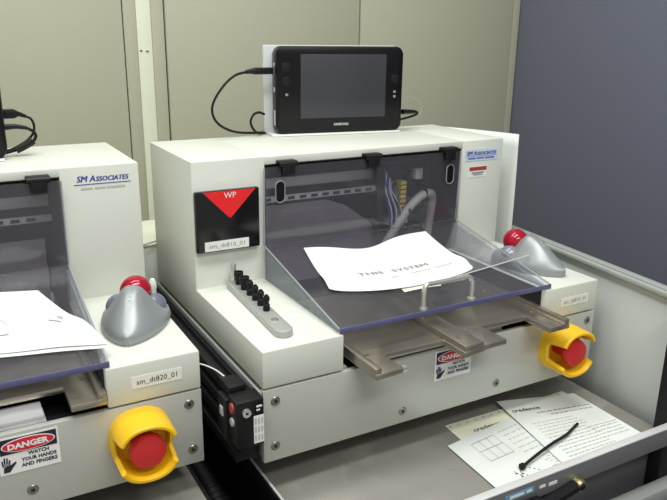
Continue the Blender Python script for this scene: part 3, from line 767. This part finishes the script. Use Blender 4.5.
# ------------------------------------------------------------------ papers on the tray
def sheet(name, label, corners, z, matl, lift, text):
    p = thing(name, label, 'paper', (0, 0, 0), 0, 'papers on the tray')
    fn = patch(*[(x, y, z) for x, y in corners], lift)
    b = MB(); b.grid(fn, 24, 20, .0003); b.build('sheet', matl, p)
    b = MB(); text(b, fn); b.build('printed_text', ['ink', 'ink_grey', 'ink_light'], p, recalc=False)
    return p
def bar(b, fn, u0, u1, v, t=.010):
    n = max(1, int((u1-u0)/.06)); dz = Vector((0, 0, .0005))
    for k in range(n):
        a, e = u0+(u1-u0)*k/n, u0+(u1-u0)*(k+1)/n
        b.poly([Vector(fn(u, w))+dz for u, w in ((a, v), (e, v), (e, v+t), (a, v+t))])
def words(b, fn, u0, u1, v, t=.010):
    u = u0
    while u < u1:
        e = min(u1, u+random.uniform(.02, .07)); bar(b, fn, u, e, v, t); u = e+.014
def logo(b, fn, u0, v0, w, W_, H_):
    b.mi(0).text('credence', (0, 0, 0), (1, 0, 0), (0, 1, 0), .0085, width=w, bold=.006, fn=lambda a, c: Vector(fn(u0+a/W_, v0+c/H_))+Vector((0, 0, .0006)))
def ty(b, fn):
    logo(b, fn, .13, .80, .052, .234, .165)
    b.mi(2)
    for i in range(15): bar(b, fn, .02+.065*i, .032+.065*i, .95, .022)
    for i in range(7): words(b, fn, .10, .9, .70-.08*i, .012)
sheet('paper_sheet', 'yellowish edged sheet with a row of punched marks, bottom one on the tray', [(.285, -.147), (.53, -.147), (.531, .019), (.2976, .0235)], TZ+.0006, 'yellowed', lambda u, v: .0005, ty)
def tw_(b, fn):
    b.mi(1)
    for a, e, v in ((.15, .36, .86), (.15, .36, .70), (.15, .36, .52)): bar(b, fn, a, e, v, .006)
    b.mi(2)
    for a in (.15, .22, .29, .36): bar(b, fn, a, a+.004, .52, .34)
    for i in range(6): words(b, fn, .42, .98, .86-.08*i, .012)
    for i in range(9): words(b, fn, .48+.02*(i % 3), .98, .36-.036*i, .008)
    b.mi(0)
    for k, (u, v) in enumerate(((.20, .22), (.215, .16), (.235, .19), (.25, .12), (.225, .10))): bar(b, fn, u, u+.022, v, .010); bar(b, fn, u+.01, u+.014, v, .05)
    b.mi(1)
    for i in range(7): bar(b, fn, .29+.018*i, .302+.018*i, .30-.035*i, .015)
sheet('paper_sheet', 'white form with a small ruled table, nearest the front left of the tray', [(.2605, -.147), (.47, -.147), (.475, .005), (.2667, -.0225)], TZ+.0018, 'white', lambda u, v: .0006, tw_)
def tr(b, fn):
    logo(b, fn, .05, .80, .047, .137, .165)
    b.mi(1); words(b, fn, .30, .98, .74, .012); words(b, fn, .42, .95, .685, .012)
    b.mi(2)
    for i in range(13): words(b, fn, .12, .62+.02*(i % 4), .60-.043*i, .010)
    for i in range(4): words(b, fn, .62, .95, .36-.05*i, .012)
    b.mi(1); bar(b, fn, .60, .97, .40, .004)
sheet('paper_sheet', 'white letter with a black heading, topmost sheet at the right of the tray', [(.372, -.147), (.5335, -.147), (.538, .001), (.407, .0363)], TZ+.0034, 'white', lambda u, v: .0006+.002*(1-u)*v, tr)

b = MB()
zt = TZ+.0068
b.tube([(.3195, -.1135, zt), (.355, -.104, zt+.002), (.39, -.0955, zt+.003), (.4255, -.0875, zt+.002), (.445, -.080, zt+.001), (.4675, -.071, zt)], .0021, 8, 6)
b.box(.3145, .3225, -.1172, -.1105, zt-.0025, zt+.0045, .0012)
tag(b.build('cable_tie', 'rubber'), 'black cable tie lying bent across the papers on the tray', 'cable tie')

# ------------------------------------------------------------------ odds and ends around
b = MB()
def hang(u, v):
    return (.5625+.0405*u+.004*math.sin(PI*u), .405-.163*u, 0)
def sh_fn(u, v):
    x, y, _ = hang(u, v); return (x+.002*math.sin(PI*v)*u, y, .062+(.2710+.0035*u)*v)
n1, n2 = 16, 12
V = [[b.bm.verts.new(sh_fn(i/n1, j/n2)) for j in range(n2+1)] for i in range(n1+1)]
for i in range(n1):
    for j in range(n2): b.bm.faces.new((V[i][j], V[i+1][j], V[i+1][j+1], V[i][j+1]))
o = b.build('white_sheet', 'white'); sm = o.modifiers.new('thickness', 'SOLIDIFY'); sm.thickness = .0006
tag(o, 'tall white sheet curling out from the right side of the right machine', 'sheet')

wb = thing('white_box', 'plain white box standing in the gap behind the two machines', 'box', (.05, .54, -.0355))
b = MB(); b.box(-.10, .13, -.072, .085, 0.0003, .1865, .002); b.build('carton', 'white_plastic', wb)
b = MB(); b.box(-.102, .132, -.074, .087, .1865, .191, .0015); b.build('lid', 'trim', wb)
b = MB(); b.tube([(-.055, .445, .140), (-.035, .45, .152), (-.015, .455, .1595), (.02, .47, .1605), (.06, .49, .1600)], .0016, 8)
tag(b.build('grey_cable', 'conduit'), 'thin grey cable arching over the white box behind the machines', 'cable')
b = MB(); b.lathe([(0, 0), (.0045, 0), (.0045, .020), (.0055, .023), (.0050, .030), (.003, .035), (0, .036)], Matrix.Translation((-.0655, .2200, HA+LZ+.0003)), 16)
tag(b.build('white_stopper', 'white_plastic'), 'small white plastic stopper standing behind the left trackball', 'stopper')

def hose(label, pts, r):
    b = MB(); b.tube(pts, lambda t: r*(1+.14*math.sin(t*420)), 12, 40)
    tag(b.build('corrugated_hose', 'rubber'), label, 'hose', 'black hoses in the gap')
hose('black corrugated hose in the dark gap, beside the left machine', [(-.050, .52, -.20), (-.046, .30, -.085), (-.043, .16, -.07), (-.040, .05, -.085), (-.036, -.10, -.16), (-.034, -.16, -.30)], .011)
hose('black corrugated hose in the dark gap, beside the right cart tray', [(-.018, .52, -.24), (-.020, .32, -.13), (-.018, .15, -.115), (-.014, .03, -.14), (-.012, -.10, -.22), (-.010, -.15, -.34)], .011)

# ------------------------------------------------------------------ light and camera
w = bpy.data.worlds.new('room_light'); scene.world = w; w.use_nodes = True
bg = w.node_tree.nodes['Background']; bg.inputs['Color'].default_value = lin((238, 240, 232)); bg.inputs['Strength'].default_value = .49
def lamp(x, y, z, sx, sy, power, rot=(0, 0, 0)):
    l = bpy.data.lights.new('fluorescent_lamp', 'AREA'); l.shape = 'RECTANGLE'; l.size = sx; l.size_y = sy; l.energy = power; l.color = (.98, 1.0, .965)
    o = bpy.data.objects.new('fluorescent_lamp', l); COL.objects.link(o); o.location = (x, y, z); o.rotation_euler = rot
lamp(-.1, -.35, 1.70, 1.3, .30, 20)
lamp(.1, -1.5, 1.70, 1.3, .30, 20)
lamp(-.1, .35, 1.70, 1.3, .25, 11)

cam = bpy.data.cameras.new('camera'); co = bpy.data.objects.new('camera', cam); COL.objects.link(co); scene.camera = co
cam.sensor_width = 36; cam.lens = 711.17*36/667; cam.clip_start = .01
r_ = Vector((0.87273449, -0.48802659, 0.01282819)); u_ = Vector((0.13319967, 0.26331536, 0.95546997)); f_ = Vector((0.46967261, 0.83216289, -0.29480937))
Rm = Matrix((r_, u_, -f_)).transposed().to_4x4()
co.matrix_world = Matrix.Translation((-0.2997681, -0.69629127, 0.50728997)) @ Rm
vs = scene.view_settings
vs.view_transform = 'Standard'; vs.look = 'None'; vs.gamma = 1; vs.exposure = 0.0
try: vs.use_curve_mapping = False
except Exception: pass
